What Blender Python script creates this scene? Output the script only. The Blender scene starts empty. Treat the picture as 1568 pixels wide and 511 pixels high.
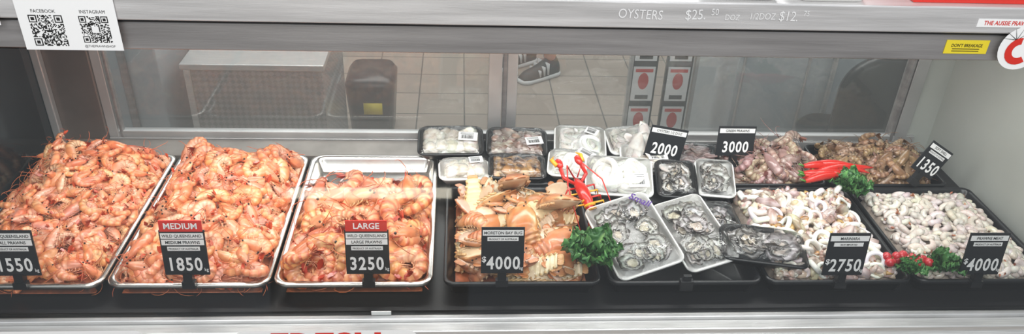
import bpy, bmesh, random, numpy as np
from math import *
from mathutils import Vector, Matrix, Euler, noise
random.seed(7); np.random.seed(7)
ZR=0.9
# ------------------------------------------------------------------ materials
MATS={}
def nodes(m):
    m.use_nodes=True; return m.node_tree, m.node_tree.nodes, m.node_tree.links
def pmat(name,col,rough=.5,metal=0,noise_amt=0,noise_scale=20,bump=0,bscale=60,stretch=None,emis=None,coat=0,sss=0,spec=.5):
    m=bpy.data.materials.new(name);nt,N,L=nodes(m);b=N["Principled BSDF"]
    b.inputs["Base Color"].default_value=(*col,1);b.inputs["Roughness"].default_value=rough;b.inputs["Metallic"].default_value=metal
    b.inputs["Specular IOR Level"].default_value=spec
    if coat: b.inputs["Coat Weight"].default_value=coat;b.inputs["Coat Roughness"].default_value=.08
    if sss: b.inputs["Subsurface Weight"].default_value=sss;b.inputs["Subsurface Radius"].default_value=(.01,.005,.003);b.inputs["Subsurface Scale"].default_value=1.0
    tc=N.new("ShaderNodeTexCoord");mp=N.new("ShaderNodeMapping");L.new(tc.outputs["Object"],mp.inputs[0])
    if stretch: mp.inputs["Scale"].default_value=stretch
    if noise_amt:
        n=N.new("ShaderNodeTexNoise");n.inputs["Scale"].default_value=noise_scale;n.inputs["Detail"].default_value=5;L.new(mp.outputs[0],n.inputs["Vector"])
        r=N.new("ShaderNodeValToRGB");r.color_ramp.elements[0].position=.3;r.color_ramp.elements[1].position=.7
        r.color_ramp.elements[0].color=(*[c*(1-noise_amt) for c in col],1);r.color_ramp.elements[1].color=(*[min(1,c*(1+noise_amt)) for c in col],1)
        L.new(n.outputs[0],r.inputs[0]);L.new(r.outputs[0],b.inputs["Base Color"])
    if bump:
        n=N.new("ShaderNodeTexNoise");n.inputs["Scale"].default_value=bscale;n.inputs["Detail"].default_value=3;L.new(mp.outputs[0],n.inputs["Vector"])
        bp=N.new("ShaderNodeBump");bp.inputs["Strength"].default_value=bump;bp.inputs["Distance"].default_value=.002;L.new(n.outputs[0],bp.inputs["Height"]);L.new(bp.outputs[0],b.inputs["Normal"])
    if emis: b.inputs["Emission Color"].default_value=(*emis[:3],1);b.inputs["Emission Strength"].default_value=emis[3]
    MATS[name]=m;return m
def vcmat(name,rough=.35,coat=.3,sss=0,bump=.3,bscale=200,nz=.15,nscale=90):
    m=bpy.data.materials.new(name);nt,N,L=nodes(m);b=N["Principled BSDF"]
    a=N.new("ShaderNodeAttribute");a.attribute_name="Col"
    tc=N.new("ShaderNodeTexCoord");n=N.new("ShaderNodeTexNoise");n.inputs["Scale"].default_value=nscale;L.new(tc.outputs["Object"],n.inputs["Vector"])
    mr=N.new("ShaderNodeMapRange");mr.inputs[3].default_value=1-nz*2;mr.inputs[4].default_value=1+nz*2;L.new(n.outputs[0],mr.inputs[0])
    mx=N.new("ShaderNodeVectorMath");mx.operation='SCALE';L.new(a.outputs["Color"],mx.inputs[0]);L.new(mr.outputs[0],mx.inputs["Scale"])
    L.new(mx.outputs[0],b.inputs["Base Color"])
    b.inputs["Roughness"].default_value=rough;b.inputs["Coat Weight"].default_value=coat;b.inputs["Coat Roughness"].default_value=.12
    if sss: b.inputs["Subsurface Weight"].default_value=sss;b.inputs["Subsurface Radius"].default_value=(.008,.004,.003);b.inputs["Subsurface Scale"].default_value=1
    if bump:
        n2=N.new("ShaderNodeTexNoise");n2.inputs["Scale"].default_value=bscale;L.new(tc.outputs["Object"],n2.inputs["Vector"])
        bp=N.new("ShaderNodeBump");bp.inputs["Strength"].default_value=bump;bp.inputs["Distance"].default_value=.001;L.new(n2.outputs[0],bp.inputs["Height"]);L.new(bp.outputs[0],b.inputs["Normal"])
    MATS[name]=m;return m
def thinglass(name,tint=(1,1,1),haze=.0,hazecol=(.8,.85,.85),gl=1.0,bump=0,bscale=30,extra=0):
    m=bpy.data.materials.new(name);nt,N,L=nodes(m);N.remove(N["Principled BSDF"]);out=N["Material Output"]
    t=N.new("ShaderNodeBsdfTransparent");t.inputs[0].default_value=(*tint,1)
    g=N.new("ShaderNodeBsdfGlossy");g.inputs["Roughness"].default_value=.03 if not bump else .1
    fr=N.new("ShaderNodeFresnel");fr.inputs[0].default_value=1.5
    mu=N.new("ShaderNodeMath");mu.operation='MULTIPLY_ADD';mu.inputs[1].default_value=gl;mu.inputs[2].default_value=extra;mu.use_clamp=True;L.new(fr.outputs[0],mu.inputs[0])
    mx=N.new("ShaderNodeMixShader");L.new(mu.outputs[0],mx.inputs[0]);L.new(t.outputs[0],mx.inputs[1]);L.new(g.outputs[0],mx.inputs[2])
    last=mx
    if bump:
        tc=N.new("ShaderNodeTexCoord");n=N.new("ShaderNodeTexNoise");n.inputs["Scale"].default_value=bscale;n.inputs["Detail"].default_value=4;n.inputs["Distortion"].default_value=2
        L.new(tc.outputs["Object"],n.inputs["Vector"]);bp=N.new("ShaderNodeBump");bp.inputs["Strength"].default_value=bump;bp.inputs["Distance"].default_value=.01
        L.new(n.outputs[0],bp.inputs["Height"]);L.new(bp.outputs[0],g.inputs["Normal"])
    if haze:
        d=N.new("ShaderNodeBsdfDiffuse");d.inputs[0].default_value=(*hazecol,1)
        m2=N.new("ShaderNodeMixShader");m2.inputs[0].default_value=haze;L.new(mx.outputs[0],m2.inputs[1]);L.new(d.outputs[0],m2.inputs[2]);last=m2
    L.new(last.outputs[0],out.inputs[0]);MATS[name]=m;return m
pmat("steel",(.66,.66,.65),.3,.6,.12,6,.1,30,(2,60,60))
pmat("steel_pan",(.76,.74,.7),.25,1,.05,20)
pmat("steel_beam",(.64,.63,.63),.4,.5,.18,3,.15,20,(1.2,25,25))
pmat("steel_dark",(.34,.33,.33),.42,.6,.2,2.5,.15,20,(1.2,20,20))
pmat("aluminium",(.54,.54,.54),.4,.6,.1,10)
pmat("column",(.2,.17,.155),.4,.6,.3,5)
pmat("black_plastic",(.010,.011,.013),.3)
pmat("black_board",(.009,.011,.014),.5)
pmat("black_print",(.01,.01,.01),.6)
pmat("white_print",(.85,.85,.85),.5)
pmat("chalk",(.72,.72,.72),.8)
pmat("red_print",(.62,.03,.02),.4)
pmat("yellow_sticker",(.75,.6,.03),.5)
pmat("paper",(.82,.82,.82),.6)
pmat("foam",(.9,.9,.88),.55,bump=.1,bscale=300)
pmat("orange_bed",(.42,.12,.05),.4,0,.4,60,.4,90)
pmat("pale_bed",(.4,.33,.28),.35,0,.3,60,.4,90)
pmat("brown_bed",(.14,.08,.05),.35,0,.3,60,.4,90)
pmat("purple_ink",(.06,.01,.2),.6)
pmat("deck",(.1,.1,.1),.4,.3,.2,20)
pmat("ledge",(.24,.22,.2),.4,.3,.2,12)
pmat("dark_panel",(.018,.025,.028),.12,0,.6,3)
pmat("white_panel",(.45,.47,.44),.3,0,.08,3)
pmat("cabinet_white",(.4,.44,.46),.4,0,.05,4)
pmat("wall_paint",(.5,.48,.45),.7)
pmat("tomato",(.5,.02,.03),.25,coat=.4)
pmat("red_plastic",(.58,.02,.012),.28,coat=.3)
pmat("yellow_plastic",(.8,.4,.03),.3)
pmat("skin",(.5,.27,.18),.55,bump=.05)
pmat("shorts",(.05,.06,.09),.8)
pmat("shirt",(.2,.25,.3),.8)
pmat("shoe",(.02,.02,.022),.5)
pmat("sole",(.6,.6,.6),.6)
pmat("tube_emit",(1,1,1),.5,emis=(1,.92,.74,9))
pmat("tube_in",(1,1,1),.5,emis=(1,.97,.9,2.5))
vcmat("shell",.3,.4,0,.35,160,.08)
vcmat("flesh",.22,.5,.12,.35,120,.1,60)
vcmat("leafy",.45,.1,0,.3,150,.2,60)
thinglass("front_glass",(.97,.985,.98),haze=.006,gl=1.5)
thinglass("door_glass",(.84,.86,.85),haze=.15,hazecol=(.62,.65,.63),gl=1.8)
thinglass("film",(.99,.99,.99),haze=.01,hazecol=(.9,.9,.9),gl=1.0,bump=.6,bscale=22,extra=.03)
# perforated mat
m=bpy.data.materials.new("perf_mat");nt,N,L=nodes(m);b=N["Principled BSDF"];b.inputs["Roughness"].default_value=.35
tc=N.new("ShaderNodeTexCoord");v=N.new("ShaderNodeTexVoronoi");v.inputs["Randomness"].default_value=0;v.inputs["Scale"].default_value=125
mp=N.new("ShaderNodeMapping");mp.inputs["Rotation"].default_value=(0,0,.785);L.new(tc.outputs["Object"],mp.inputs[0]);L.new(mp.outputs[0],v.inputs["Vector"])
r=N.new("ShaderNodeValToRGB");r.color_ramp.elements[0].position=.31;r.color_ramp.elements[0].color=(.38,.4,.41,1);r.color_ramp.elements[1].position=.37;r.color_ramp.elements[1].color=(.012,.012,.014,1)
L.new(v.outputs["Distance"],r.inputs[0]);L.new(r.outputs[0],b.inputs["Base Color"]);MATS["perf_mat"]=m
# floor tiles
m=bpy.data.materials.new("tiles");nt,N,L=nodes(m);b=N["Principled BSDF"];b.inputs["Roughness"].default_value=.35
tc=N.new("ShaderNodeTexCoord");br=N.new("ShaderNodeTexBrick");br.offset=0;br.inputs["Scale"].default_value=1;br.inputs["Brick Width"].default_value=.25;br.inputs["Row Height"].default_value=.25
br.inputs["Mortar Size"].default_value=.004;br.inputs["Color1"].default_value=(.34,.28,.23,1);br.inputs["Color2"].default_value=(.29,.24,.2,1);br.inputs["Mortar"].default_value=(.09,.08,.07,1)
L.new(tc.outputs["Object"],br.inputs["Vector"]);L.new(br.outputs[0],b.inputs["Base Color"]);MATS["tiles"]=m
# diamond plate
m=bpy.data.materials.new("diamond_plate");nt,N,L=nodes(m);b=N["Principled BSDF"];b.inputs["Roughness"].default_value=.35;b.inputs["Metallic"].default_value=.5
tc=N.new("ShaderNodeTexCoord");mp=N.new("ShaderNodeMapping");mp.inputs["Rotation"].default_value=(0,.785,0);mp.inputs["Location"].default_value=(.003,.003,.003);L.new(tc.outputs["Object"],mp.inputs[0])
ch=N.new("ShaderNodeTexChecker");ch.inputs["Scale"].default_value=60;L.new(mp.outputs[0],ch.inputs["Vector"]);ch.inputs[1].default_value=(.42,.41,.4,1);ch.inputs[2].default_value=(.32,.315,.31,1)
L.new(ch.outputs[0],b.inputs["Base Color"]);MATS["diamond_plate"]=m
# ------------------------------------------------------------------ mesh accumulator
class Acc:
    def __init__(s): s.V=[];s.F=[];s.C=[];s.M=[];s.names=[];s.n=0
    def mi(s,mat):
        if mat not in s.names: s.names.append(mat)
        return s.names.index(mat)
    def add(s,V,F,mat,col=(.8,.8,.8),M=None,tint=None):
        V=np.asarray(V,float).reshape(-1,3)
        if M is not None:
            A=np.array(M);V=V@A[:3,:3].T+A[:3,3]
        col=np.asarray(col,float)
        if col.ndim==1: col=np.tile(col,(len(V),1))
        if tint is not None: col=np.clip(col*tint,0,1)
        s.V.append(V);s.C.append(col)
        n=s.n
        s.F+= [tuple(i+n for i in f) for f in F]
        if isinstance(mat,list): s.M+=[s.mi(x) for x in mat]
        else: s.M+=[s.mi(mat)]*len(F)
        s.n+=len(V);return s
    def proto(s): return (np.concatenate(s.V),s.F,np.concatenate(s.C),[s.names[i] for i in s.M])
    def addp(s,p,M=None,tint=None): s.add(p[0],p[1],p[3],p[2],M,tint)
    def box(s,x0,x1,y0,y1,z0,z1,mat,M=None,col=(.8,.8,.8)):
        V=[(x,y,z) for z in(z0,z1) for x,y in((x0,y0),(x1,y0),(x1,y1),(x0,y1))]
        s.add(V,[(3,2,1,0),(4,5,6,7),(0,1,5,4),(1,2,6,5),(2,3,7,6),(3,0,4,7)],mat,col,M);return s
    def finish(s,name,smooth=True,loc=(0,0,0),bevel=0,parent=None,rot=None):
        me=bpy.data.meshes.new(name);V=np.concatenate(s.V);me.from_pydata(V.tolist(),[],s.F)
        for n in s.names: me.materials.append(MATS[n])
        me.polygons.foreach_set("material_index",s.M);me.polygons.foreach_set("use_smooth",[smooth]*len(s.F))
        ca=me.color_attributes.new("Col",'FLOAT_COLOR','POINT')
        c=np.ones((len(V),4));c[:,:3]=np.concatenate(s.C);ca.data.foreach_set("color",c.ravel())
        me.update();o=bpy.data.objects.new(name,me);bpy.context.collection.objects.link(o);o.location=loc
        if rot: o.rotation_euler=rot
        if parent: o.parent=parent
        if bevel:
            b=o.modifiers.new("b",'BEVEL');b.width=bevel;b.segments=3;b.limit_method='ANGLE'
        return o
def frame(T):
    T=Vector(T).normalized();a=Vector((0,0,1)) if abs(T.z)<.9 else Vector((1,0,0))
    n=T.cross(a).normalized();return n,n.cross(T).normalized()
def tube(P,R,ns=6,cap=True,flat=1.0):
    V=[];F=[];n=len(P)
    for i,p in enumerate(P):
        t=Vector(P[min(i+1,n-1)])-Vector(P[max(i-1,0)]);a,b=frame(t)
        for k in range(ns):
            an=2*pi*k/ns;V.append(Vector(p)+a*cos(an)*R[i]+b*sin(an)*R[i]*flat)
    for i in range(n-1):
        for k in range(ns): F.append((i*ns+k,i*ns+(k+1)%ns,(i+1)*ns+(k+1)%ns,(i+1)*ns+k))
    if cap: F.append(tuple(range(ns))[::-1]);F.append(tuple((n-1)*ns+k for k in range(ns)))
    return [tuple(v) for v in V],F
def sph(c,r,nu=8,nv=6,sc=(1,1,1)):
    V=[];F=[]
    for j in range(nv+1):
        th=pi*j/nv
        for i in range(nu):
            ph=2*pi*i/nu;V.append((c[0]+r*sc[0]*sin(th)*cos(ph),c[1]+r*sc[1]*sin(th)*sin(ph),c[2]+r*sc[2]*cos(th)))
    for j in range(nv):
        for i in range(nu): F.append((j*nu+i,(j+1)*nu+i,(j+1)*nu+(i+1)%nu,j*nu+(i+1)%nu))
    return V,F
def rrect(w,h,r,z,n=6):
    P=[]
    for cx,cy,a0 in((w/2-r,h/2-r,0),(-w/2+r,h/2-r,pi/2),(-w/2+r,-h/2+r,pi),(w/2-r,-h/2+r,1.5*pi)):
        for k in range(n+1):
            a=a0+pi/2*k/n;P.append((cx+r*cos(a),cy+r*sin(a),z))
    return P
def loft(loops,cap0=True,cap1=True):
    V=[];F=[];n=len(loops[0])
    for l in loops:V+=l
    for i in range(len(loops)-1):
        for k in range(n):F.append((i*n+k,i*n+(k+1)%n,(i+1)*n+(k+1)%n,(i+1)*n+k))
    if cap0:F.append(tuple(range(n))[::-1])
    if cap1:F.append(tuple((len(loops)-1)*n+k for k in range(n)))
    return V,F
_tc={}
def text(body,size,bold=0,sx=1,sp=1):
    k=(body,size,bold,sx,sp)
    if k in _tc:return _tc[k]
    c=bpy.data.curves.new("tmp",'FONT');c.body=body;c.size=size;c.align_x='CENTER';c.align_y='CENTER';c.offset=bold*size;c.resolution_u=3;c.space_character=sp
    o=bpy.data.objects.new("tmp",c);bpy.context.collection.objects.link(o);bpy.context.view_layer.update()
    me=bpy.data.meshes.new_from_object(o.evaluated_get(bpy.context.evaluated_depsgraph_get()))
    V=[(v.co.x*sx,v.co.y,0) for v in me.vertices];F=[tuple(p.vertices) for p in me.polygons]
    bpy.data.objects.remove(o);bpy.data.curves.remove(c);bpy.data.meshes.remove(me);_tc[k]=(V,F);return V,F
def MT(x,y,z,rx=0,ry=0,rz=0,s=1,order='XYZ'):
    return Matrix.Translation((x,y,z))@Euler((rx,ry,rz),order).to_matrix().to_4x4()@Matrix.Scale(s,4)
UP=Matrix.Rotation(pi/2,4,'X')
mix=lambda a,b,t:np.array(a)*(1-t)+np.array(b)*t
# ------------------------------------------------------------------ prawns
def prawn(curl,kind,seed):
    rd=random.Random(seed);A=Acc();ns=8
    S=[];RM=[];BD=[]
    for i in range(6):
        for f,m_,b_ in((.02,1.1,1),(.32,1.05,.75),(.5,1.03,.05),(.97,.9,0)):
            S.append((i+f)/6*.6);RM.append(m_);BD.append(b_)
    for s in(.62,.69,.77,.85,.93,1.0):S.append(s);RM.append(1);BD.append(.25)
    fat=1.22
    rad=lambda s:fat*np.interp(s,[0,.1,.3,.5,.6,.72,.82,.93,1],[.032,.048,.066,.08,.088,.09,.078,.045,.010])
    pos=np.array([0.,0.]);ph=0;P=[];PH=[];ps=0
    w=lambda s:np.interp(s,[0,.1,.5,.65,1],[.6,1.6,1.6,.4,.1])
    for s in S:
        n=4
        for _ in range(n):
            d=(s-ps)/n;ph+=curl*w(s)*d;pos=pos+d*np.array([cos(ph),sin(ph)])
        ps=s;P.append(pos.copy());PH.append(ph)
    if kind=='cooked':pale,base,dark=(.95,.65,.46),(.87,.35,.15),(.6,.08,.025)
    elif kind=='large':pale,base,dark=(.95,.58,.36),(.86,.33,.14),(.46,.04,.014)
    elif kind=='raw':pale,base,dark=(.62,.5,.43),(.48,.34,.28),(.24,.1,.075)
    elif kind=='brown':pale,base,dark=(.5,.36,.24),(.37,.22,.12),(.15,.07,.035)
    else:pale,base,dark=(.76,.71,.65),(.62,.56,.51),(.62,.42,.34)
    V=[];C=[];F=[]
    N_=len(S) if kind!='meat' else 24
    for i in range(N_):
        s=S[i];r=rad(s)*RM[i];ph=PH[i];dn=np.array([sin(ph),-cos(ph)])
        if kind=='meat': r=np.interp(s,[0,.15,.3,.5,.6],[.045,.09,.112,.125,.07])
        for k in range(ns):
            a=2*pi*k/ns;off=dn*cos(a)*r*1.1;V.append((P[i][0]+off[0],P[i][1]+off[1],sin(a)*r*.92))
            t=.5+.5*cos(a);c=mix(pale,base,min(1,t*1.3));c=mix(c,dark,BD[i]*(.85 if kind!='cooked' else .55)*(.4+.6*t)*(.35 if kind=='meat' else 1))
            if s>.61 and kind not in('meat',):c=mix(c,dark,rd.random()*.5)
            C.append(c)
    for i in range(N_-1):
        for k in range(ns):F.append((i*ns+k,i*ns+(k+1)%ns,(i+1)*ns+(k+1)%ns,(i+1)*ns+k))
    F.append(tuple(range(ns))[::-1]);F.append(tuple((N_-1)*ns+k for k in range(ns)))
    mt='shell' if kind in('cooked','large','brown') else 'flesh'
    A.add(V,F,mt,np.array(C))
    if kind!='meat' or seed%4==0:
        for j,a in enumerate((-.6,-.3,0,.3,.6)):
            ph=PH[0]+pi;d=np.array([cos(ph)*cos(a),sin(ph)*cos(a),sin(a)]);q=np.array([-sin(ph),cos(ph),0])*.028
            o=np.array([P[0][0],P[0][1],0]);l=.15 if abs(a)>.1 else .11
            up=np.array([0,0,.008])
            VV=[o+q*.4,o-q*.4,o+d*l*.6-q*1.1,o+d*l-q*.4,o+d*l+q*.4,o+d*l*.6+q*1.1];VV=VV+[v+up for v in VV]
            A.add(VV,[(0,1,2,3,4,5)[::-1],(6,7,8,9,10,11)],mt,dark if kind!='meat' else (.5,.2,.12))
    if kind!='meat':
        hd=PH[-1];T=np.array([cos(hd),sin(hd),0]);dn=np.array([sin(hd),-cos(hd),0]);h=np.array([P[-1][0],P[-1][1],0])
        v,f=tube([h-T*.1+dn*.045,h+T*.02+dn*.04,h+T*.13+dn*.05],[.016,.010,.001],3);A.add(v,f,mt,dark)
        for sg in(-1,1):
            v,f=sph(h-T*.02+np.array([0,0,sg*.036]),.019,6,5);A.add(v,f,mt,(.005,.004,.004))
            pts=[];b=rd.uniform(.8,2.6)*rd.choice((-1,1));cur=h.copy();an=hd+rd.uniform(-.3,.3);al=rd.uniform(.05,.09)
            for j in range(8):
                pts.append(cur.copy());an+=b*.2;cur=cur+np.array([cos(an)*al,sin(an)*al,sg*.012+rd.uniform(-.01,.01)])
            v,f=tube(pts,[.008]+[.0065]*6+[.002],3);A.add(v,f,mt,mix(base,dark,.6))
            for j in range(5):
                s=.63+j*.062;i=int(np.argmin([abs(x-s) for x in S]));ph=PH[i];inn=np.array([-sin(ph),cos(ph),0]);t=np.array([cos(ph),sin(ph),0])
                o=np.array([P[i][0],P[i][1],sg*.03])+inn*.07
                k=rd.uniform(.8,1.4)
                v,f=tube([o,o+inn*.07*k+t*.03+np.array([0,0,sg*.03]),o+inn*.11*k-t*.08*k+np.array([0,0,sg*.02])],[.011,.008,.003],3);A.add(v,f,mt,mix(base,pale,.4))
        for j in range(5):
            i=2+j*4;ph=PH[i];inn=np.array([-sin(ph),cos(ph),0]);t=np.array([cos(ph),sin(ph),0]);o=np.array([P[i][0],P[i][1],0])+inn*rad(S[i])*.8
            v,f=tube([o,o+inn*.03-t*.02,o+inn*.045-t*.05],[.016,.016,.003],4);A.add(v,f,mt,mix(pale,base,.5))
    p=A.proto();Vv=p[0];c=(Vv[:N_*ns].max(0)+Vv[:N_*ns].min(0))/2
    return (Vv-c,p[1],p[2],p[3])
P_C=[prawn(c,'cooked',i) for i,c in enumerate((3.0,3.5,4.0,2.5,4.4,3.7))]
P_L=[prawn(c,'large',i+20) for i,c in enumerate((2.8,3.4,3.9,2.3,3.2))]
P_R=[prawn(c,'raw',i+40) for i,c in enumerate((2.4,3.0,3.6))]
P_B=[prawn(c,'brown',i+60) for i,c in enumerate((2.0,2.6,3.2))]
P_M=[prawn(c,'meat',i+80) for i,c in enumerate((2.6,3.2,3.8,4.3))]
def slope_n(h,x,y):
    e=.01;return Vector((-(h(x+e,y)-h(x-e,y))/(2*e),-(h(x,y+e)-h(x,y-e))/(2*e),1)).normalized()
def scatter(A,protos,x0,x1,y0,y1,h,step,size,layers=((-.012,.35),(0,.35)),jit=.45,pad=0,zmin=-.034,var=.12,cv=.12,flip=True):
    for dz,tl in layers:
        ny=max(1,int((y1-y0)/step));nx=max(1,int((x1-x0)/step))
        for j in range(ny+1):
            for i in range(nx+1):
                x=x0+(x1-x0)*(i+random.uniform(-jit,jit)+(.5 if j%2 else 0)*.5)/nx;y=y0+(y1-y0)*(j+random.uniform(-jit,jit))/ny
                x=min(max(x,x0),x1);y=min(max(y,y0),y1)
                n=slope_n(h,x,y)+Vector((random.gauss(0,tl),random.gauss(0,tl),0));n.normalize()
                q=Vector((0,0,1)).rotation_difference(n).to_matrix().to_4x4()
                s=size*random.uniform(.82,1.15);fl=Matrix.Rotation(pi,4,'X') if flip and random.random()<.5 else Matrix.Identity(4)
                M=Matrix.Translation((x,y,h(x,y)+dz+random.uniform(-.003,.006)))@q@Matrix.Rotation(random.uniform(0,2*pi),4,'Z')@fl@Matrix.Scale(s,4)
                p=random.choice(protos);Am=np.array(M);W=p[0]@Am[:3,:3].T+Am[:3,3];lo=W.min(0);hi=W.max(0);d=np.zeros(3)
                for k,(a,b) in enumerate(((x0-pad,x1+pad),(y0-pad,y1+pad))):
                    if lo[k]<a:d[k]=a-lo[k]
                    elif hi[k]>b:d[k]=b-hi[k]
                if lo[2]<zmin:d[2]=zmin-lo[2]
                M=Matrix.Translation(d.tolist())@M
                b=random.uniform(1-var,1+var*.8);A.addp(p,M,np.array([b*random.uniform(.97,1.03),b*random.uniform(1-cv,1+cv),b*random.uniform(1-cv*1.2,1+cv)]))
def bed(A,x0,x1,y0,y1,h,mat,dz=-.022,zb=-.036,n=24):
    V=[];F=[]
    for j in range(n+1):
        for i in range(n+1):
            x=x0+(x1-x0)*i/n;y=y0+(y1-y0)*j/n;e=i in(0,n) or j in(0,n)
            V.append((x,y,zb if e else max(zb,h(x,y)+dz)))
    for j in range(n):
        for i in range(n):a=j*(n+1)+i;F.append((a,a+1,a+n+2,a+n+1))
    A.add(V,F,mat)
# ------------------------------------------------------------------ trays
def tray(name,x0,x1,y0,y1,mat,depth=.042,rim=.013,r=.03,tilt=0,ztop=0):
    w=x1-x0;l=y1-y0;A=Acc();R=lambda i,z,rr=None:rrect(w-2*i,l-2*i,max(.004,(rr or r)-i*.5),z)
    v,f=loft([R(rim+.012,-depth),R(rim+.008,-depth+.004),R(rim+.001,-.008),R(.0015,-.009),R(0,-.006),R(0,-.001),R(.002,.0015),R(rim-.002,.0012),R(rim,-.001),R(rim+.003,-.006),R(rim+.012,-depth+.009),R(rim+.018,-depth+.004)])
    A.add(v,f,mat);o=A.finish(name,loc=((x0+x1)/2,(y0+y1)/2,ztop));o.rotation_euler=(tilt,0,0)
    return o
tray("steel_tray",-.333,-.004,0,.53,"steel_pan")
tray("steel_tray",.002,.332,0,.53,"steel_pan")
tray("steel_tray",.338,.668,0,.53,"steel_pan")
BT=[(.69,1.025,0,.378),(1.04,1.375,0,.378),(1.385,1.71,0,.378),(1.718,2.045,0,.378)]
for b in BT: tray("black_tray",*b,"black_plastic",rim=.008,r=.022,depth=.042)
tray("black_tray",1.40,1.675,.388,.60,"black_plastic",rim=.007,r=.02,depth=.04)
tray("black_tray",1.685,2.0,.388,.60,"black_plastic",rim=.007,r=.02,depth=.04)
def nz(x,y,s,a,o=0):return noise.noise((x*s+o,y*s,o))*a
def edge(x,y,x0,x1,y0,y1,m):
    d=min(x-x0,x1-x,y-y0,y1-y);return max(0,min(1,d/m))
def h1(x,y):
    e=edge(x,y,-.33,-.01,.0,.52,.09)
    return -.012+e**.7*(.03+.05*exp(-((y-.42)/.14)**2)*exp(-((x+.19)/.13)**2)+.015*(y/.5))+nz(x,y,14,.012)
def h2(x,y):
    e=edge(x,y,.005,.33,.0,.52,.08)
    return -.012+e**.7*(.035+.02*exp(-((y-.42)/.16)**2)+.008*(y/.5))+nz(x,y,14,.014,5)
def h3(x,y):
    e=edge(x,y,.34,.665,.0,.40,.06)
    return -.014+e**.7*(.036)+nz(x,y,12,.012,9)
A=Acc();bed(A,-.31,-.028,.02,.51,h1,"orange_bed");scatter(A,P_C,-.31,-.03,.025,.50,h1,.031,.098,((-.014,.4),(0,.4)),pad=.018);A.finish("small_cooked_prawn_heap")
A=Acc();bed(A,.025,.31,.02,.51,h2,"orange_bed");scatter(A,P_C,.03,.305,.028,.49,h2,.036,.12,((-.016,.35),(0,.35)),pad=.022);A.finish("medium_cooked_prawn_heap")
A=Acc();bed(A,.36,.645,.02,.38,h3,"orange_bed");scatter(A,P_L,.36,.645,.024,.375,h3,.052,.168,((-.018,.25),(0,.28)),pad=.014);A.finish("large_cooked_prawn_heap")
# ------------------------------------------------------------------ moreton bay bugs
def bug(seed):
    rd=random.Random(seed);A=Acc();ns=14;V=[];C=[];F=[]
    xs=[];W=[];H=[];B=[]
    for i in range(6):
        for f,m_,b_ in((.0,1.08,1),(.5,1.03,.2),(.95,.93,0)):
            s=(i+f)/6;xs.append(s*.5);W.append((.12+.1*s)*m_);H.append((.08+.06*s)*m_);B.append(b_)
    for x,w_,h_ in((.52,.22,.13),(.58,.25,.14),(.66,.265,.14),(.76,.27,.12),(.86,.255,.10),(.95,.21,.06),(1.0,.12,.03)):xs.append(x);W.append(w_);H.append(h_);B.append(.15)
    n=len(xs)
    for i in range(n):
        zc=-1.1*max(0,.42-xs[i])**2
        for k in range(ns):
            a=2*pi*k/ns;c,s_=cos(a),sin(a);rr=1+noise.noise((xs[i]*9,a*2,seed))*.12
            V.append((xs[i]-.5,c*W[i]*rr,zc+(s_*H[i] if s_>0 else s_*H[i]*.6)*rr))
            t=abs(c)**3;col=mix((.55,.18,.06),(.66,.35,.15),t*.7);col=mix(col,(.27,.06,.025),B[i]*.65)
            col=mix(col,(.74,.5,.3),max(0,noise.noise((xs[i]*7,k*.9,seed+3)))*1.1);col=mix(col,(.25,.1,.05),max(0,noise.noise((xs[i]*15,k*2.1,seed+9)))*.9)
            if s_<-.2:col=(.72,.55,.38)
            C.append(np.clip(col,0,1))
    for i in range(n-1):
        for k in range(ns):F.append((i*ns+k,i*ns+(k+1)%ns,(i+1)*ns+(k+1)%ns,(i+1)*ns+k))
    F.append(tuple(range(ns))[::-1]);F.append(tuple((n-1)*ns+k for k in range(ns)))
    A.add(V,F,"shell",np.array(C))
    for sg in(-1,1):
        v,f=sph((.5,sg*.10,.0),.085,10,6,(.8,.9,.16));A.add(v,f,"shell",(.55,.22,.08))
        v,f=sph((.4,sg*.21,.01),.06,8,5,(1.2,.7,.2));A.add(v,f,"shell",(.62,.33,.15))
        v,f=sph((.44,sg*.15,.06),.016,6,5);A.add(v,f,"shell",(.02,.01,.01))
        for j in range(4):
            x=.1+j*.08;v,f=tube([(x,sg*.2,-.05),(x-.04,sg*.25,-.05),(x-.14,sg*.23,-.09)],[.024,.02,.008],5);A.add(v,f,"shell",(.66,.4,.2))
        for j in range(6):
            x=-.45+j*.08;v,f=tube([(x,sg*(.11+j*.015),-.03-1.1*max(0,-.08-x)**2),(x-.03,sg*(.13+j*.017),-.07-1.1*max(0,-.08-x)**2)],[.028,.008],4);A.add(v,f,"shell",(.66,.42,.22))
    for a in(-.7,-.35,0,.35,.7):
        v,f=sph((-.53-.03*cos(a),.1*sin(a),-.22),.07,8,4,(.9,.55,.15));A.add(v,f,"shell",(.58,.28,.13))
    return A.proto()
BG=[bug(i) for i in range(5)]
A=Acc();hb=lambda x,y:-.014+.016*edge(x,y,.7,1.015,.0,.37,.08)+nz(x,y,16,.010,2)
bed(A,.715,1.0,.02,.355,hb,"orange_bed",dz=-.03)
scatter(A,BG,.712,1.003,.018,.362,hb,.066,.13,((-.012,.35),(.004,.35)),jit=.4,var=.2,cv=.12)
A.finish("moreton_bay_bug_pile")
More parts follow.
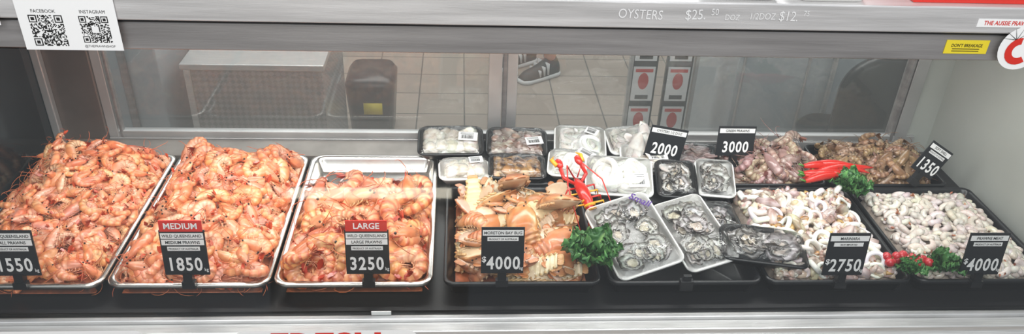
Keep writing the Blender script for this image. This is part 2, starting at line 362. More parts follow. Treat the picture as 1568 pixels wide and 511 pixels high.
# ------------------------------------------------------------------ contents protos
def ring(seed,R=.5,r=.14):
    rd=random.Random(seed);V=[];F=[];C=[];n,mm=20,8
    for i in range(n):
        a=2*pi*i/n;rr=R*(1+.1*sin(2*a+seed)+.05*sin(3*a));
        for k in range(mm):
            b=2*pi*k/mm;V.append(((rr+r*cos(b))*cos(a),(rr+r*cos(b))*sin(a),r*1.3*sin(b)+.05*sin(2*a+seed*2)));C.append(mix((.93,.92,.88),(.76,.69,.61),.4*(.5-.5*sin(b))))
    for i in range(n):
        for k in range(mm):F.append((i*mm+k,((i+1)%n)*mm+k,((i+1)%n)*mm+(k+1)%mm,i*mm+(k+1)%mm))
    A=Acc();A.add(V,F,"flesh",np.array(C));return A.proto()
def blob(seed,sc,c1,c2,n=10,amp=.25):
    V,F=sph((0,0,0),.5,n,8,sc);C=[];W=[]
    for v in V:
        q=noise.noise((v[0]*3+seed*7,v[1]*3,v[2]*3));W.append(tuple(c*(1+amp*q) for c in v));C.append(np.clip(mix(c1,c2,.5+q*1.3),0,1))
    A=Acc();A.add(W,F,"flesh",np.array(C));return A.proto()
def oyster(seed):
    rd=random.Random(seed);V=[];F=[];C=[];nr,na=10,32
    for i in range(nr+1):
        t=i/nr
        for k in range(na):
            a=2*pi*k/na;R=.5*(1+.3*cos(a)-.1*cos(2*a))*(1+.07*t*sin(a*7+seed)+.04*t*rd.uniform(-1,1))
            z=.22*t**2+(.035*t*sin(a*9+seed*2) if t>.7 else 0)
            if t<.62:z+=.11*(1-(t/.62)**2)+.02*sin(a*5+t*9)
            V.append((R*t*cos(a),R*t*.7*sin(a),z))
            if t<.45:c=mix((.5,.43,.32),(.7,.63,.52),rd.random())
            elif t<.62:c=(.04,.036,.032) if rd.random()<.8 else (.22,.2,.17)
            elif t<.88:c=mix((.8,.8,.77),(.5,.5,.49),rd.random())
            else:c=mix((.07,.065,.06),(.5,.48,.44),rd.random()**1.5)
            C.append(c)
    for i in range(nr):
        for k in range(na):F.append((i*na+k,i*na+(k+1)%na,(i+1)*na+(k+1)%na,(i+1)*na+k))
    A=Acc();A.add(V,F,"flesh",np.array(C))
    U=[(v[0]*1.0,v[1]*1.0,v[2]-.02-.14*(1-(i//na/nr))) for i,v in enumerate(V)];A.add(U,[f[::-1] for f in F],"flesh",(.12,.11,.10));return A.proto()
RG=[ring(i) for i in range(4)]
SC=[blob(i,(1,1,.7),(.93,.9,.83),(.8,.71,.6)) for i in range(4)]
MU=[blob(i+9,(1.3,.75,.55),(.68,.38,.14),(.14,.07,.035)) for i in range(4)]
OC=[blob(i+19,(1.3,.6,.5),(.78,.7,.62),(.32,.21,.17),amp=.5) for i in range(4)]
CH=[blob(i+29,(1.1,.8,.6),(.74,.65,.56),(.68,.47,.36),amp=.4) for i in range(4)]
DK=[blob(i+39,(1.5,.5,.4),(.13,.085,.085),(.3,.2,.19),amp=.5) for i in range(4)]
FL=[blob(i+49,(2.2,1.0,.35),(.84,.82,.78),(.7,.63,.58),amp=.3) for i in range(3)]
OY=[oyster(i) for i in range(5)]
def label(A,x,y,z,w,h,rz=0,rx=0):
    M=MT(x,y,z,rx,0,rz)
    A.add([(-w/2,-h/2,0),(w/2,-h/2,0),(w/2,h/2,0),(-w/2,h/2,0)],[(0,1,2,3)],"paper",M=M)
    rd=random.Random(int(x*1e4));xx=-w*.35
    while xx<w*.3:
        b=rd.choice((.0006,.001,.0015));A.box(xx,xx+b,-h*.3,h*.1,.0001,.0004,"black_print",M);xx+=b+rd.choice((.0006,.001))
    for yy in(.22,.36):A.box(-w*.4,w*.3,h*yy-.0008,h*yy+.0006,.0001,.0004,"black_print",M)
def pack(name,cx,cy,z,w,l,rz=0,tx=0,ty=0,base="black_plastic",protos=RG,size=.05,step=.03,lab=None,depth=.022,dome=.016,tilt=.25,txt=None,film=True,layers=2):
    A=Acc();r=.02;R=lambda i,zz:rrect(w-2*i,l-2*i,max(.006,r-i*.4),zz,5)
    v,f=loft([R(.014,-depth),R(.003,-.003),R(0,.001),R(.001,.004),R(.005,.005),R(.009,.003),R(.013,-.003),R(.020,-depth+.004)]);A.add(v,f,base)
    oy=protos is OY
    hh=lambda x,y:(-.010 if oy else -.004)+dome*.6*(1-(2*x/w)**4)*(1-(2*y/l)**4)
    m=.014;lay=((-.010,tilt),(0,tilt))[:layers] if layers>1 else ((0,tilt),)
    if oy:lay=((-.002,.16),)
    scatter(A,protos,-w/2+m,w/2-m,-l/2+m,l/2-m,hh,step,size,lay,jit=.25 if oy else .3,zmin=-depth+.003,cv=.05,var=.08,flip=not oy)
    if film:
        n=14;V=[];F=[]
        for j in range(n+1):
            for i in range(n+1):
                u=-1+2*i/n;q=-1+2*j/n;e=(1-u**6)*(1-q**6)
                V.append((u*(w/2-.004),q*(l/2-.004),.0055+dome*1.1*e**.7+e*.003*noise.noise((u*3+cx*9,q*3,cy*7))))
        for j in range(n):
            for i in range(n):a=j*(n+1)+i;F.append((a,a+1,a+n+2,a+n+1))
        A.add(V,F,"film")
    if lab:label(A,lab[0],lab[1],.009+dome*1.1,lab[2],lab[3],lab[4])
    if txt:
        v,f=text(txt,.026,.012);A.add(v,f,"purple_ink",M=MT(w/2-.03,l/2-.045,dome*1.1+.008,0,0,-.95))
    o=A.finish(name,loc=(cx,cy,z));o.rotation_euler=Euler((tx,ty,rz),'XYZ');return o
for x0,x1 in((.70,1.025),(1.04,1.375)):
    A=Acc();w=x1-x0;l=.235;v,f=loft([rrect(w,l,.02,-.043),rrect(w,l,.02,-.038),rrect(w-.01,l-.01,.02,-.036),rrect(w-.02,l-.02,.02,-.008),rrect(w-.026,l-.026,.018,-.003)]);A.add(v,f,"black_plastic");A.finish("black_display_riser",loc=((x0+x1)/2,.505,0))
pack("scallop_pack",.70,.545,.033,.175,.12,.02,.15,0,protos=SC,size=.04,step=.024,lab=(.045,-.01,.05,.035,-.1))
pack("octopus_pack",.875,.545,.03,.165,.12,-.05,.15,0,protos=OC,size=.044,step=.022,lab=(.045,-.02,.045,.032,.2))
pack("squid_ring_pack",1.045,.545,.032,.14,.13,-.1,.2,0,base="foam",protos=RG,size=.046,step=.028,lab=(.03,.02,.035,.025,-.4))
pack("fish_fillet_pack",1.19,.56,.03,.145,.11,.1,.2,0,base="foam",protos=FL,size=.045,step=.025)
pack("scallop_pack",.735,.425,.018,.13,.085,.05,.1,0,base="foam",protos=SC,size=.038,step=.024,lab=(.03,.01,.035,.025,.1))
pack("mussel_pack",.87,.435,.02,.15,.10,-.03,.1,0,protos=MU,size=.04,step=.02)
pack("squid_ring_pack",1.015,.435,.03,.135,.10,-.15,.2,0,base="foam",protos=RG,size=.044,step=.026,lab=(.03,.02,.045,.022,-.6))
pack("squid_ring_pack",1.12,.37,.035,.17,.13,-.12,.3,0,base="foam",protos=RG,size=.062,step=.038,lab=(.045,-.03,.05,.045,.1))
pack("fish_fillet_pack",1.215,.465,.03,.15,.10,-.1,.2,0,base="foam",protos=FL,size=.05,step=.03,lab=(.02,-.02,.05,.018,.1))
pack("oyster_pack",1.265,.365,.03,.105,.125,-.1,.3,0,base="black_plastic",protos=OY,size=.058,step=.036)
pack("oyster_pack",1.365,.37,.03,.10,.125,-.15,.3,0,base="foam",protos=OY,size=.056,step=.036)
pack("octopus_pack",1.345,.48,.02,.13,.12,-.1,.2,0,protos=DK,size=.045,step=.022)
pack("oyster_pack",1.11,.125,.035,.155,.225,.22,.18,-.22,base="foam",protos=OY,size=.066,step=.042,txt="Small")
pack("oyster_pack",1.255,.145,.028,.125,.22,.2,.15,-.2,base="foam",protos=OY,size=.064,step=.04)
pack("oyster_pack",1.395,.085,.03,.19,.11,-.15,.15,.05,base="black_plastic",protos=OY,size=.074,step=.046,dome=.02)
pack("oyster_pack",1.335,.235,.005,.10,.11,-.1,0,0,base="black_plastic",protos=OY,size=.056,step=.038)
# ------------------------------------------------------------------ loose seafood right
def hm(x0,x1,y0,y1,a,o):
    return lambda x,y:-.018+edge(x,y,x0,x1,y0,y1,.07)**.7*a+nz(x,y,14,.012,o)
h6=hm(1.39,1.705,.0,.37,.036,3)
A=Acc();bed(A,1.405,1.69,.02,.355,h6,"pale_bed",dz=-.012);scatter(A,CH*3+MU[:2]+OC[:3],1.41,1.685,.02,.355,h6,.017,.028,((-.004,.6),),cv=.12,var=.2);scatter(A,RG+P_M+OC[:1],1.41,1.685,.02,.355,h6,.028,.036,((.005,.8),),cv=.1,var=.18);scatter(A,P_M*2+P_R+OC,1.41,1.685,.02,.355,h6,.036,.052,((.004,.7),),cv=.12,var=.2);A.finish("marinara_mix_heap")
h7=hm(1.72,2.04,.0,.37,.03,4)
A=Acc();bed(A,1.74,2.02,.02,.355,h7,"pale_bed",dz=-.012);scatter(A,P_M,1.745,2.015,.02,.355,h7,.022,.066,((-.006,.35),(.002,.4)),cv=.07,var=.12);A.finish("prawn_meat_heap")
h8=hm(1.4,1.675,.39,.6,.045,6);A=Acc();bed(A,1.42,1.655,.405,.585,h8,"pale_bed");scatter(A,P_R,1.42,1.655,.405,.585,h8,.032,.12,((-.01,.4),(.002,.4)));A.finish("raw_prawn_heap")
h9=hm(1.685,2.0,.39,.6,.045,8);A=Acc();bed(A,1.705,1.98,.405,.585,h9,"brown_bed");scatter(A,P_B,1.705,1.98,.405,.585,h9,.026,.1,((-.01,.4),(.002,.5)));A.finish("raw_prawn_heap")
# ------------------------------------------------------------------ garnish
def leaf(seed):
    nu,nv=18,19;V=[];C=[];F=[]
    for i in range(nu+1):
        u=i/nu;w=.42*sin(pi*min(1,u**.75*.97+.03))+.02
        for j in range(nv):
            q=-1+2*j/(nv-1);ru=abs(q)**1.5*.10*sin(u*26+q*7+seed)+abs(q)**2*.06*sin(u*47+seed*3)+(u**4)*.08*sin(q*14+seed)
            V.append((u*(1+.05*sin(q*9))-.0,q*w*(1+.12*sin(u*40+seed)),.35*sin(u*2.2)*.6+ru+.10*abs(q)))
            g=mix((.25,.45,.14),(.035,.14,.035),min(1,abs(q)*5));g=mix(g,(.12,.3,.07),max(0,ru*6));C.append(np.clip(g,0,1))
    for i in range(nu):
        for j in range(nv-1):a=i*nv+j;F.append((a,a+1,a+nv+1,a+nv))
    A=Acc();A.add(V,F,"leafy",np.array(C));return A.proto()
LF=[leaf(i) for i in range(4)]
def kale(name,x,y,z,s,n,sq=1.0):
    A=Acc()
    for k in range(n):
        a=2*pi*k/n+random.uniform(-.3,.3);el=random.choice((-.05,-.35,-.8))
        A.addp(LF[k%4],Matrix.Diagonal((1,sq,1,1))@MT(0,0,0,random.uniform(-.3,.3),el,a,s*random.uniform(.75,1.05)),np.array([1,1,1])*random.uniform(.8,1.3))
    A.finish(name,loc=(x,y,z))
kale("kale_garnish",1.01,.06,.018,.08,18,1.0)
kale("kale_garnish",1.70,.33,.015,.07,15)
kale("kale_garnish",1.70,.02,.008,.05,11,.6)
kale("kale_garnish",1.785,.025,.008,.066,15,.62)
A=Acc()
for k in range(13):
    x=1.655+.008*k+random.uniform(-.004,.004);y=.04+random.uniform(-.012,.014);V,F=sph((x,y,.024+random.uniform(0,.01)),.0105,10,8);A.add(V,F,"tomato")
    V,F=tube([(x,y,.034),(x,y,.04)],[.0015,.001],4);A.add(V,F,"leafy",(.06,.2,.04))
A.finish("cherry_tomato_cluster")
A=Acc()
for k in range(9):
    a=random.uniform(-.22,.22);x=1.675+random.uniform(-.035,.035);y=.365+k*.004-.016;L=random.uniform(.12,.155)
    P=[(x+(t-.5)*L*cos(a),y+(t-.5)*L*sin(a)+.012*sin(t*3),.04+.008*sin(t*3+k)+k*.002) for t in np.linspace(0,1,8)]
    V,F=tube(P,[.005,.010,.012,.012,.011,.009,.005,.001],8);A.add(V,F,"red_plastic")
    V,F=tube([P[0],(P[0][0]-.015*cos(a),P[0][1]-.015*sin(a),P[0][2]+.006)],[.003,.002],5);A.add(V,F,"leafy",(.08,.25,.04))
A.finish("red_chilli_bunch")
A=Acc()
P=[(.0,.07,.03),(0,.055,.03),(0,.04,.031),(0,.02,.03),(0,0,.028),(0,-.02,.02),(0,-.035,.008)];V,F=tube(P,[.004,.011,.014,.015,.013,.010,.006],10);A.add(V,F,"red_plastic")
for t in(-.03,-.015,0): V,F=tube([(0,t,.026),(0,t+.004,.027)],[.0145,.0145],10);A.add(V,F,"yellow_plastic")
for sg in(-1,1):
    V,F=tube([(sg*.008,.055,.03),(sg*.03,.075,.035),(sg*.028,.1,.04)],[.004,.005,.006],6);A.add(V,F,"red_plastic")
    V,F=sph((sg*.026,.115,.042),.016,8,6,(.6,1,.5));A.add(V,F,"red_plastic");V,F=tube([(sg*.034,.11,.042),(sg*.04,.13,.042),(sg*.03,.14,.042)],[.006,.005,.001],6);A.add(V,F,"yellow_plastic")
    V,F=tube([(sg*.004,.07,.034),(sg*.02,.09,.06),(sg*.045,.03,.06),(sg*.05,-.07,.02)],[.0022,.002,.0018,.001],5);A.add(V,F,"red_plastic")
    for j in range(4):
        y=.045-j*.017;V,F=tube([(sg*.01,y,.025),(sg*.035,y-.005,.033),(sg*.045,y-.012,.003)],[.003,.0025,.001],5);A.add(V,F,"yellow_plastic" if j%2 else "red_plastic")
for a in(-.5,0,.5):V,F=sph((.016*sin(a),-.05,.0),.012,8,5,(.6,1,.2));A.add(V,F,"red_plastic")
A.finish("lobster_ornament",loc=(1.02,.25,.02),rot=(.3,0,.35))
# ------------------------------------------------------------------ price signs
def sign(x,y,z,price,lines,header=None,w=.088,h=.102,rz=0,tilt=-.12,roll=0,dollar=False,kg=True,stem=.03):
    A=Acc();A.box(-w/2,w/2,0,.003,0,h,"black_board")
    A.box(-.009,.009,-.004,.010,-stem*.55,.004,"black_plastic");A.box(-.013,.013,-.006,.008,-stem,-stem*.5,"black_plastic")
    T=lambda t,s,cx,cz,m,b=0,sx=1,yy=-.0016,sp=1:A.add(*text(t,s,b,sx,sp),m,M=Matrix.Translation((cx,yy,cz))@UP)
    if header:
        A.box(-w*.47,w*.47,-.001,.002,h-.002,h+.022,"red_print");T(header,.0185,0,h+.010,"white_print",.02,.95)
    zz=h-.012
    for i,l in enumerate(lines):
        last=i==len(lines)-1 and len(lines)>1;sw=w*(.36 if last else .47);sh=.0045 if last else .0062
        A.box(-sw,sw,-.0008,0,zz-sh,zz+sh,"white_print");T(l,.0062 if last else .0095,0,zz,"black_print",.01,.8 if last else .88);zz-=.0145 if not last else .01
    T(price,.042,(-.002 if kg else 0)+(.004 if dollar else 0),.024,"white_print",.024,.74,sp=1.15)
    if dollar:T("$",.018,-w/2+.006,.034,"white_print",.02)
    if kg:T("kg",.011,w/2-.005,.013,"white_print",.01,.8)
    return A.finish("price_sign",smooth=False,loc=(x,y,z),rot=Euler((tilt,roll,rz),'XYZ'))
sign(-.155,.0,.028,"1550",["WILD QUEENSLAND","SMALL PRAWNS","PRODUCT OF AUSTRALIA"])
sign(.175,.0,.028,"1850",["WILD QUEENSLAND","MEDIUM PRAWNS","PRODUCT OF AUSTRALIA"],"MEDIUM")
sign(.537,.0,.028,"3250",["WILD QUEENSLAND","LARGE PRAWNS","PRODUCT OF AUSTRALIA"],"LARGE")
sign(.812,.0,.028,"4000",["MORETON BAY BUG","PRODUCT OF AUSTRALIA"],dollar=True,h=.108)
sign(1.542,.0,.018,"2750",["MARINARA","RAW IMPORTED"],dollar=True)
sign(1.848,.0,.018,"4000",["PRAWNS MEAT","PRODUCT OF AUSTRALIA"],dollar=True)
sign(1.243,.445,.045,"2000",["OYSTERS 1/2 DOZ"],kg=False,w=.098,h=.085,roll=.18,stem=.02)
sign(1.436,.455,.047,"3000",["GREEN PRAWNS"],kg=False,w=.098,h=.082)
sign(1.905,.38,.040,"1350",["SOFT SHELL","PRODUCT OF AUSTRALIA"],kg=False,w=.074,h=.086,roll=.55,stem=.035)
A=Acc();A.box(-.014,.014,-.008,.006,-.025,.0,"black_plastic");A.box(-.009,.009,-.004,.004,0,.012,"black_plastic");A.finish("sign_clip",smooth=False,loc=(1.205,-.002,.01),bevel=.001)
# ------------------------------------------------------------------ display case
XL,XR=-.345,2.075
A=Acc();A.box(XL,XR,-.02,.66,-.075,-.045,"deck");A.finish("display_deck",smooth=False)
A=Acc();A.box(XL,XR,-.032,.56,-.0448,-.0432,"perf_mat");A.finish("perforated_mat",smooth=False)
A=Acc();A.box(XL,.69,.537,.62,-.043,-.006,"ledge");A.finish("case_ledge",smooth=False,bevel=.003)
A=Acc();A.box(XL-.3,XR+.3,-.052,-.034,-.09,-.046,"black_plastic");A.box(XL-.3,XR+.3,-.066,-.052,-.09,-.036,"aluminium");A.box(XL-.3,XR+.3,-.094,-.066,-.10,-.044,"steel");A.box(XL-.3,XR+.3,-.10,-.09,-.85,-.06,"steel");rail=A.finish("front_rail",smooth=False,bevel=.003)
A=Acc();A.box(XL-.3,XR+.3,-.033,.66,-.90,-.0762,"steel_dark");A.finish("case_base",smooth=False)
A=Acc();A.box(XL-.3,XR+.35,.10,.66,.475,.53,"steel_dark");A.box(XL-.3,XR+.35,.088,.66,.536,.588,"steel_beam");A.box(XL-.3,XR+.35,.094,.2,.53,.5362,"black_plastic");shelf=A.finish("steel_top_shelf",smooth=False,bevel=.003)
A=Acc();gy=lambda z:-.058+.16*(z+.038)/.52
A.add([(XL,gy(-.036),-.036),(XR,gy(-.036),-.036),(XR,gy(.474),.474),(XL,gy(.474),.474)],[(0,1,2,3)],"front_glass");A.finish("front_display_glass",smooth=False)
A=Acc();A.box(XL-.012,XL,-.03,.66,-.045,.475,"dark_panel");A.finish("case_end_panel",smooth=False)
A=Acc();A.box(XR,XR+.012,-.03,.66,-.045,.475,"white_panel");A.finish("case_end_panel",smooth=False)
A=Acc();A.box(XL,XL+.13,.62,.66,-.045,.475,"column");A.box(XL,XL+.02,.60,.62,-.045,.475,"aluminium");A.finish("case_corner_post",smooth=False,bevel=.003)
A=Acc()
A.box(XL+.13,XR-.05,.625,.665,-.043,-.006,"aluminium");A.box(XL+.13,XR-.05,.63,.645,-.006,.012,"aluminium");A.box(XL+.13,XR-.05,.648,.66,-.006,.008,"steel_dark")
A.box(XL+.13,XR-.05,.622,.665,.455,.475,"aluminium")
A.box(XL+.13,XL+.155,.628,.66,-.006,.46,"aluminium");A.box(XL+.16,XL+.168,.628,.645,-.006,.46,"steel_dark")
A.box(.80,.835,.622,.642,-.006,.46,"aluminium");A.box(.838,.85,.645,.66,-.006,.46,"steel_dark");A.box(.85,.878,.645,.66,-.006,.46,"aluminium")
A.box(XR-.125,XR-.115,.628,.66,-.006,.46,"steel_dark");A.box(XR-.112,XR-.075,.628,.66,-.006,.46,"aluminium");A.finish("sliding_door_frame",smooth=False,bevel=.002)
A=Acc();A.box(XR-.075,XR,.64,.66,-.045,.475,"white_panel");A.finish("case_corner_post",smooth=False)
A=Acc();A.add([(XL+.15,.635,0),(.81,.635,0),(.81,.635,.46),(XL+.15,.635,.46)],[(0,1,2,3)],"door_glass");A.finish("sliding_door_glass",smooth=False)
A=Acc();A.add([(.86,.652,0),(XR-.1,.652,0),(XR-.1,.652,.46),(.86,.652,.46)],[(0,1,2,3)],"door_glass");A.finish("sliding_door_glass",smooth=False)
A=Acc();V,F=tube([(XL+.1,.2,.462),(XR-.1,.2,.462)],[.01,.01],10);A.add(V,F,"tube_in");A.box(XL+.08,XR-.08,.185,.215,.468,.4755,"aluminium");A.finish("case_tube_light")
FX=lambda A,t,s,x,z,m,y,b=0,sx=1,rot=0:A.add(*text(t,s,b,sx),m,M=Matrix.Translation((x,y,z))@UP@Matrix.Rotation(rot,4,'Z'))
A=Acc()
for t,s,x,z in(("OYSTERS",.026,1.055,.563),("$25.",.028,1.158,.564),("50",.018,1.194,.570),("DOZ",.016,1.228,.560),("1/2DOZ",.018,1.285,.563),("$12.",.027,1.335,.564),("75",.015,1.368,.570)):FX(A,t,s,x,z,"chalk",.0865,-.003,.8,random.uniform(-.04,.04))
A.finish("chalk_price_writing",smooth=False,parent=shelf)
A=Acc();yb=.085
A.box(-.056,.114,yb-.0008,yb,.479,.64,"paper")
def qr(A,x0,z0,s,seed):
    rd=random.Random(seed);n=29;c=s/n
    fin=lambda i,j:(i<8 and j<8) or (i<8 and j>n-9) or (i>n-9 and j>n-9)
    for i in range(n):
        for j in range(n):
            if not fin(i,j) and rd.random()<.5:A.box(x0+i*c,x0+(i+1)*c,yb-.0012,yb-.0009,z0+j*c,z0+(j+1)*c,"black_print")
    for i,j in((0,0),(0,n-7),(n-7,n-7)):
        for a,b,cc in((0,7,"black_print"),(1,6,"paper"),(2,5,"black_print")):A.box(x0+(i+a)*c,x0+(i+b)*c,yb-.0012-.0002*a,yb-.0009,z0+(j+a)*c,z0+(j+b)*c,cc)
qr(A,-.038,.487,.058,1);qr(A,.048,.494,.050,2);A.box(.067,.079,yb-.0022,yb-.0009,.513,.525,"paper")
FX(A,"FACEBOOK",.009,-.010,.552,"black_print",yb-.0012,0,.9);FX(A,"INSTAGRAM",.009,.074,.552,"black_print",yb-.0012,0,.9);FX(A,"@THEPRAWNSHOP",.006,.074,.487,"black_print",yb-.0012)
A.finish("qr_code_flyer",smooth=False)
A=Acc();A.box(-.25,-.088,yb-.0008,yb,.525,.63,"paper");A.finish("paper_card",smooth=False)
A=Acc();A.box(1.665,1.752,.0985,.0998,.490,.518,"yellow_sticker");FX(A,"DON'T BREAKAGE",.0095,1.708,.507,"black_print",.098,.01,.8)
for z in(.500,.4955):A.box(1.68,1.735,.098,.0984,z-.0006,z+.0006,"black_print")
A.finish("yellow_warning_sticker",smooth=False)
A=Acc();A.box(1.705,1.86,.0868,.0878,.550,.566,"paper");FX(A,"THE AUSSIE PRAWN SHOP",.012,1.778,.558,"red_print",.0864,.02,.85);A.finish("shop_name_sticker",smooth=False)
A=Acc()
V=[(1.81+.045*cos(a),.0865,.508+.045*sin(a)) for a in np.linspace(0,2*pi,32,endpoint=False)];A.add(V,[tuple(range(32))],"paper")
for a in np.linspace(.2,3.0,6):V,F=tube([(1.795,.085,.525),(1.795+.03*cos(a),.085,.525+.024*sin(a))],[.007,.002],6,flat=.1);A.add([(v[0],.0858,v[2]) for v in V],F,"red_print")
V=[]
for a in np.linspace(1.6,5.4,14):V.append((1.808+.028*cos(a),.0856,.502+.028*sin(a)))
for a in np.linspace(5.4,1.6,14):V.append((1.808+.014*cos(a),.0856,.502+.014*sin(a)))
A.add(V,[(i,i+1,26-i,27-i) for i in range(13)],"red_print")
A.finish("prawn_logo_sticker",smooth=False)
A=Acc();v,f=loft([rrect(.36,.16,.02,0)],cap0=False);v=[(p[0]+.46,-.1012,p[1]-.113) for p in v];A.add(v,f,"paper");FX(A,"FRESH",.085,.46,-.073,"red_print",-.102,.03,.95);A.finish("fresh_lettering_sticker",smooth=False,parent=rail)
A=Acc();v,f=loft([rrect(.4,.16,.02,0)],cap0=False);v=[(p[0]-.09,-.1012,p[1]-.108) for p in v];A.add(v,f,"paper");A.finish("white_rail_label",smooth=False,parent=rail)
A=Acc();A.box(.545,.585,-.0545,-.0525,-.035,-.026,"paper");A.finish("rail_tag",smooth=False,parent=rail)
A=Acc();A.box(1.58,1.98,.11,.4,.5885,.70,"red_print");A.box(1.6,1.95,.1092,.1098,.60,.69,"paper");A.finish("red_carton",smooth=False,bevel=.003)
for x,c in((1.25,"foam"),(1.42,"foam")):
    A=Acc();v,f=loft([rrect(.13,.2,.02,0),rrect(.15,.22,.02,.02),rrect(.14,.21,.02,.022),rrect(.12,.19,.015,.006)]);A.add(v,f,c)
    for k in range(6):V,F=sph((random.uniform(-.04,.04),random.uniform(-.07,.07),.022),.02,8,6);A.add(V,F,"yellow_plastic" if k%2 else "foam")
    A.finish("foam_food_tray",loc=(x,.205,.589))
# ------------------------------------------------------------------ background shop
A=Acc();A.box(-5,6,-4,6,-.95,-.9,"tiles");A.finish("floor",smooth=False)
A=Acc();A.box(-5,6,6,6.1,-.9,2.3,"wall_paint");A.finish("wall_back",smooth=False)
A=Acc();A.box(-.345,.185,1.6,2.15,-.86,-.245,"diamond_plate");A.box(-.355,.195,1.585,2.16,-.245,-.22,"steel");A.box(-.345,-.32,1.59,1.6,-.86,-.245,"steel")
for x in(-.33,.155):
    for y in(1.62,2.1):A.box(x-.015,x+.015,y,y+.03,-.9,-.86,"black_plastic")
A.finish("diamond_plate_cabinet",smooth=False,bevel=.004)
A=Acc();v,f=loft([rrect(.20,.26,.05,-.9),rrect(.24,.3,.06,-.62),rrect(.24,.3,.06,-.6),rrect(.2,.26,.05,-.57)]);A.add(v,f,"black_plastic");A.box(-.03,.06,-.152,-.148,-.74,-.68,"yellow_sticker");A.finish("black_waste_bin",loc=(.29,2.33,0))
A=Acc();A.box(-1.3,-.42,1.55,2.2,-.9,.3,"cabinet_white");A.box(-1.28,-.62,1.53,1.55,-.8,.25,"cabinet_white");A.box(-.56,-.53,1.535,1.55,-.9,.3,"steel_dark");A.finish("white_chest_freezer",smooth=False,bevel=.01)
A=Acc();A.box(1.9,2.9,1.75,2.4,-.9,.4,"cabinet_white")
for x in(1.92,2.2,2.52):A.box(x,x+.012,1.738,1.75,-.88,.4,"aluminium")
A.box(2.3,2.32,1.72,1.738,-.5,-.2,"steel");A.finish("white_refrigerator",smooth=False,bevel=.006)
A=Acc()
for i,x in enumerate((1.5,1.66)):
    A.box(x,x+.12,1.98,2.0,-.88,.2,"black_plastic")
    for k in range(5):
        z=-.75+k*.2;A.box(x+.01,x+.11,1.974,1.979,z,z+.17,"paper");V,F=sph((x+.06,1.973,z+.1),.035,10,6,(.7,.05,1.2));A.add(V,F,"red_plastic")
        A.box(x+.03,x+.09,1.972,1.974,z+.01,z+.03,"black_print");A.box(x+.02,x+.1,1.972,1.974,z+.145,z+.16,"red_print")
for x in(1.49,1.79):A.box(x,x+.015,1.97,2.0,-.9,.2,"aluminium")
A.box(1.45,1.85,1.9,2.1,-.9,-.87,"black_plastic");A.finish("poster_rack",smooth=False)
A=Acc();v,f=loft([rrect(.30,.5,.14,0,8),rrect(.34,.54,.16,.02,8),rrect(.34,.54,.16,.05,8),rrect(.3,.5,.14,.07,8)]);A.add(v,f,"black_plastic",M=Matrix.Translation((0,.2,.62))@Matrix.Rotation(pi/2,4,'X'))
v,f=loft([rrect(.4,.4,.1,.36,6),rrect(.44,.44,.12,.38,6),rrect(.44,.44,.12,.42,6),rrect(.4,.4,.1,.44,6)]);A.add(v,f,"black_plastic",M=Matrix.Translation((0,-.05,0)))
v,f=tube([(0,-.05,.05),(0,-.05,.37)],[.03,.025],10);A.add(v,f,"steel_dark");v,f=tube([(0,.1,.38),(0,.2,.45),(0,.2,.6)],[.02,.02,.02],8);A.add(v,f,"steel_dark")
for k in range(5):
    a=2*pi*k/5;v,f=tube([(0,-.05,.07),(.25*cos(a),-.05+.25*sin(a),.05)],[.02,.015],8);A.add(v,f,"black_plastic");v,f=sph((.25*cos(a),-.05+.25*sin(a),.025),.025);A.add(v,f,"black_plastic")
A.finish("office_chair",loc=(2.33,1.42,-.9),rot=(0,0,2.9))
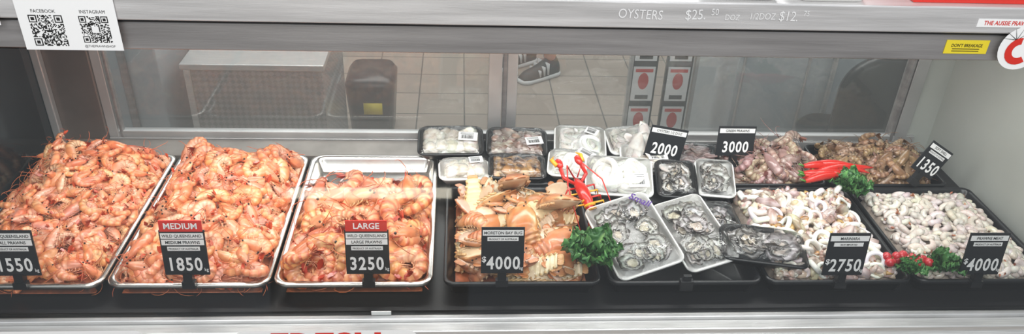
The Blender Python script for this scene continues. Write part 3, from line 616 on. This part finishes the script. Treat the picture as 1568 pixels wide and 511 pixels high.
def person(x,y,rz):
    root=bpy.data.objects.new("standing_person",None);bpy.context.collection.objects.link(root)
    J=[((0,0,.93),.13),((-.02,.09,.86),.10),((.0,.10,.5),.06),((.0,.11,.28),.052),((0,.11,.09),.035),((-.02,-.09,.86),.10),((.0,-.10,.5),.06),((.0,-.11,.28),.052),((0,-.11,.09),.035),
       ((0,0,1.15),.13),((0,0,1.38),.14),((0,0,1.5),.055),((-.02,0,1.62),.09),((-.02,0,1.70),.085),
       ((0,.19,1.4),.055),((.03,.25,1.12),.042),((-.06,.25,.88),.028),((-.08,.25,.8),.026),((0,-.19,1.4),.055),((.03,-.25,1.12),.042),((-.06,-.25,.88),.028),((-.08,-.25,.8),.026)]
    E=[(0,1),(1,2),(2,3),(3,4),(0,5),(5,6),(6,7),(7,8),(0,9),(9,10),(10,11),(11,12),(12,13),(10,14),(14,15),(15,16),(16,17),(10,18),(18,19),(19,20),(20,21)]
    for sg,b in((1,17),(-1,21)):
        bx,by,bz=J[b][0]
        for k,(dx,l) in enumerate(((-.03,.075),(-.01,.085),(.01,.08),(.028,.065))):
            i=len(J);J.append(((bx+dx,by,bz-.03),.009));J.append(((bx+dx-.01,by-sg*.012,bz-.03-l*.6),.008));J.append(((bx+dx-.02,by-sg*.03,bz-.03-l),.007));E+=[(b,i),(i,i+1),(i+1,i+2)]
        i=len(J);J.append(((bx-.05,by,bz+.01),.01));J.append(((bx-.07,by-sg*.01,bz-.035),.008));E+=[(b,i),(i,i+1)]
    me=bpy.data.meshes.new("body");me.from_pydata([j[0] for j in J],E,[]);o=bpy.data.objects.new("body",me);bpy.context.collection.objects.link(o);o.parent=root
    sk=o.modifiers.new("s",'SKIN');sk.use_smooth_shade=True
    for i,j in enumerate(J):me.skin_vertices[0].data[i].radius=(j[1],j[1])
    me.skin_vertices[0].data[0].use_root=True;o.modifiers.new("d",'SUBSURF').levels=2;me.materials.append(MATS["skin"])
    A=Acc()
    for sg in(1,-1):
        P=[(-.01,sg*.085,.93),(-.01,sg*.09,.8),(0,sg*.1,.62),(0,sg*.1,.55)];V,F=tube(P,[.14,.135,.105,.1],16,False);A.add(V,F,"shorts")
    V,F=tube([(0,0,.9),(0,0,1.1),(0,0,1.3),(0,0,1.42),(0,0,1.48)],[.17,.165,.18,.17,.07],20,False);A.add(V,F,"shirt")
    for sg in(1,-1):V,F=tube([(0,sg*.14,1.42),(.01,sg*.2,1.38),(.02,sg*.235,1.2)],[.08,.075,.065],12,False);A.add(V,F,"shirt")
    A.finish("clothes",parent=root)
    A=Acc()
    for sg in(1,-1):
        L=[]
        for xx,w_,h_ in((.06,.03,.07),(.04,.042,.1),(-.03,.045,.1),(-.1,.05,.065),(-.17,.048,.05),(-.21,.03,.03)):
            L.append([(xx,sg*.11+w_*cos(a),.018+max(0,h_*sin(a))) for a in np.linspace(0,2*pi,14,endpoint=False)])
        V,F=loft(L);A.add(V,F,"shoe")
        v,f=loft([rrect(.29,.1,.045,0),rrect(.3,.108,.05,.01),rrect(.29,.1,.045,.024)]);A.add([(p[0]-.075,p[1]+sg*.11,p[2]) for p in v],f,"sole")
        for k in range(3):A.box(-.05-.03*k,-.04-.03*k,sg*.11-.05,sg*.11+.05,.03,.1-.016*k,"sole")
    A.finish("shoes",parent=root)
    A=Acc();V,F=sph((-.02,0,1.71),.1,16,12,(1,.85,1.1));A.add([(v[0]+.012,v[1],max(v[2],1.68)) for v in V],F,"black_print");
    V,F=sph((-.115,0,1.66),.018,8,6,(1.2,.8,1.3));A.add(V,F,"skin")
    for sg in(1,-1):
        V,F=sph((-.098,sg*.033,1.685),.012,8,6);A.add(V,F,"white_print");V,F=sph((-.107,sg*.033,1.685),.005,6,5);A.add(V,F,"black_print");V,F=sph((-.01,sg*.09,1.67),.022,8,6,(.7,.4,1.2));A.add(V,F,"skin")
    V,F=sph((-.10,0,1.615),.02,8,5,(.4,1,.25));A.add(V,F,"red_print");A.finish("face_and_hair",parent=root)
    root.location=(x,y,-.9);root.rotation_euler=(0,0,rz)
person(1.19,3.1,.6)
A=Acc();V,F=tube([(-.25,-3,.27),(.68,-3,.27)],[.03,.03],12);A.add(V,F,"tube_emit");A.box(-.3,.73,-3.06,-3.03,.22,.32,"aluminium")
A.box(-.35,.78,-3.1,-3.06,-.9,.36,"wall_paint");A.finish("tube_light")
# ------------------------------------------------------------------ lift to floor = 0
for o in list(bpy.context.scene.objects):
    if o.parent is None:o.location.z+=ZR
# ------------------------------------------------------------------ lights
def area(n,loc,sx,sy,p,tgt,col=(1,1,1)):
    l=bpy.data.lights.new(n,'AREA');l.shape='RECTANGLE';l.size=sx;l.size_y=sy;l.energy=p;l.color=col;o=bpy.data.objects.new(n,l);bpy.context.collection.objects.link(o)
    o.location=loc;o.rotation_euler=(Vector(tgt)-Vector(loc)).to_track_quat('-Z','Y').to_euler();return o
area("case_lamp",(.87,.22,.455+ZR),2.1,.06,8,(.87,.27,0+ZR),(1,.99,.96))
area("front_fill_light",(.8,-2.2,2.6+ZR),3.5,1.5,112,(.8,.2,0+ZR),(1,1,.99))  # added soft front fill high behind the camera, not a ceiling fixture
area("shop_rear_lamp",(1.0,3.2,2.2+ZR),4,2,115,(1.0,2.6,ZR-.9),(1,.99,.97))
w=bpy.data.worlds.new("w");bpy.context.scene.world=w;w.use_nodes=True;w.node_tree.nodes["Background"].inputs[0].default_value=(.88,.94,1,1);w.node_tree.nodes["Background"].inputs[1].default_value=.48
sc=bpy.context.scene;sc.view_settings.view_transform='Standard'
# ------------------------------------------------------------------ camera
cam=bpy.data.cameras.new("camera");co=bpy.data.objects.new("camera",cam);bpy.context.collection.objects.link(co);sc.camera=co
cam.sensor_width=36;cam.lens=36*1218.94/1568;cam.clip_start=.05
p,yw,r=.5441,.0779,.0443
f=Vector((sin(yw)*cos(p),cos(yw)*cos(p),-sin(p)));r0=Vector((cos(yw),-sin(yw),0));u0=r0.cross(f)
R=cos(r)*r0+sin(r)*u0;U=-sin(r)*r0+cos(r)*u0
co.matrix_world=Matrix(((R.x,U.x,-f.x,.7217),(R.y,U.y,-f.y,-1.298),(R.z,U.z,-f.z,1.074+ZR),(0,0,0,1)))
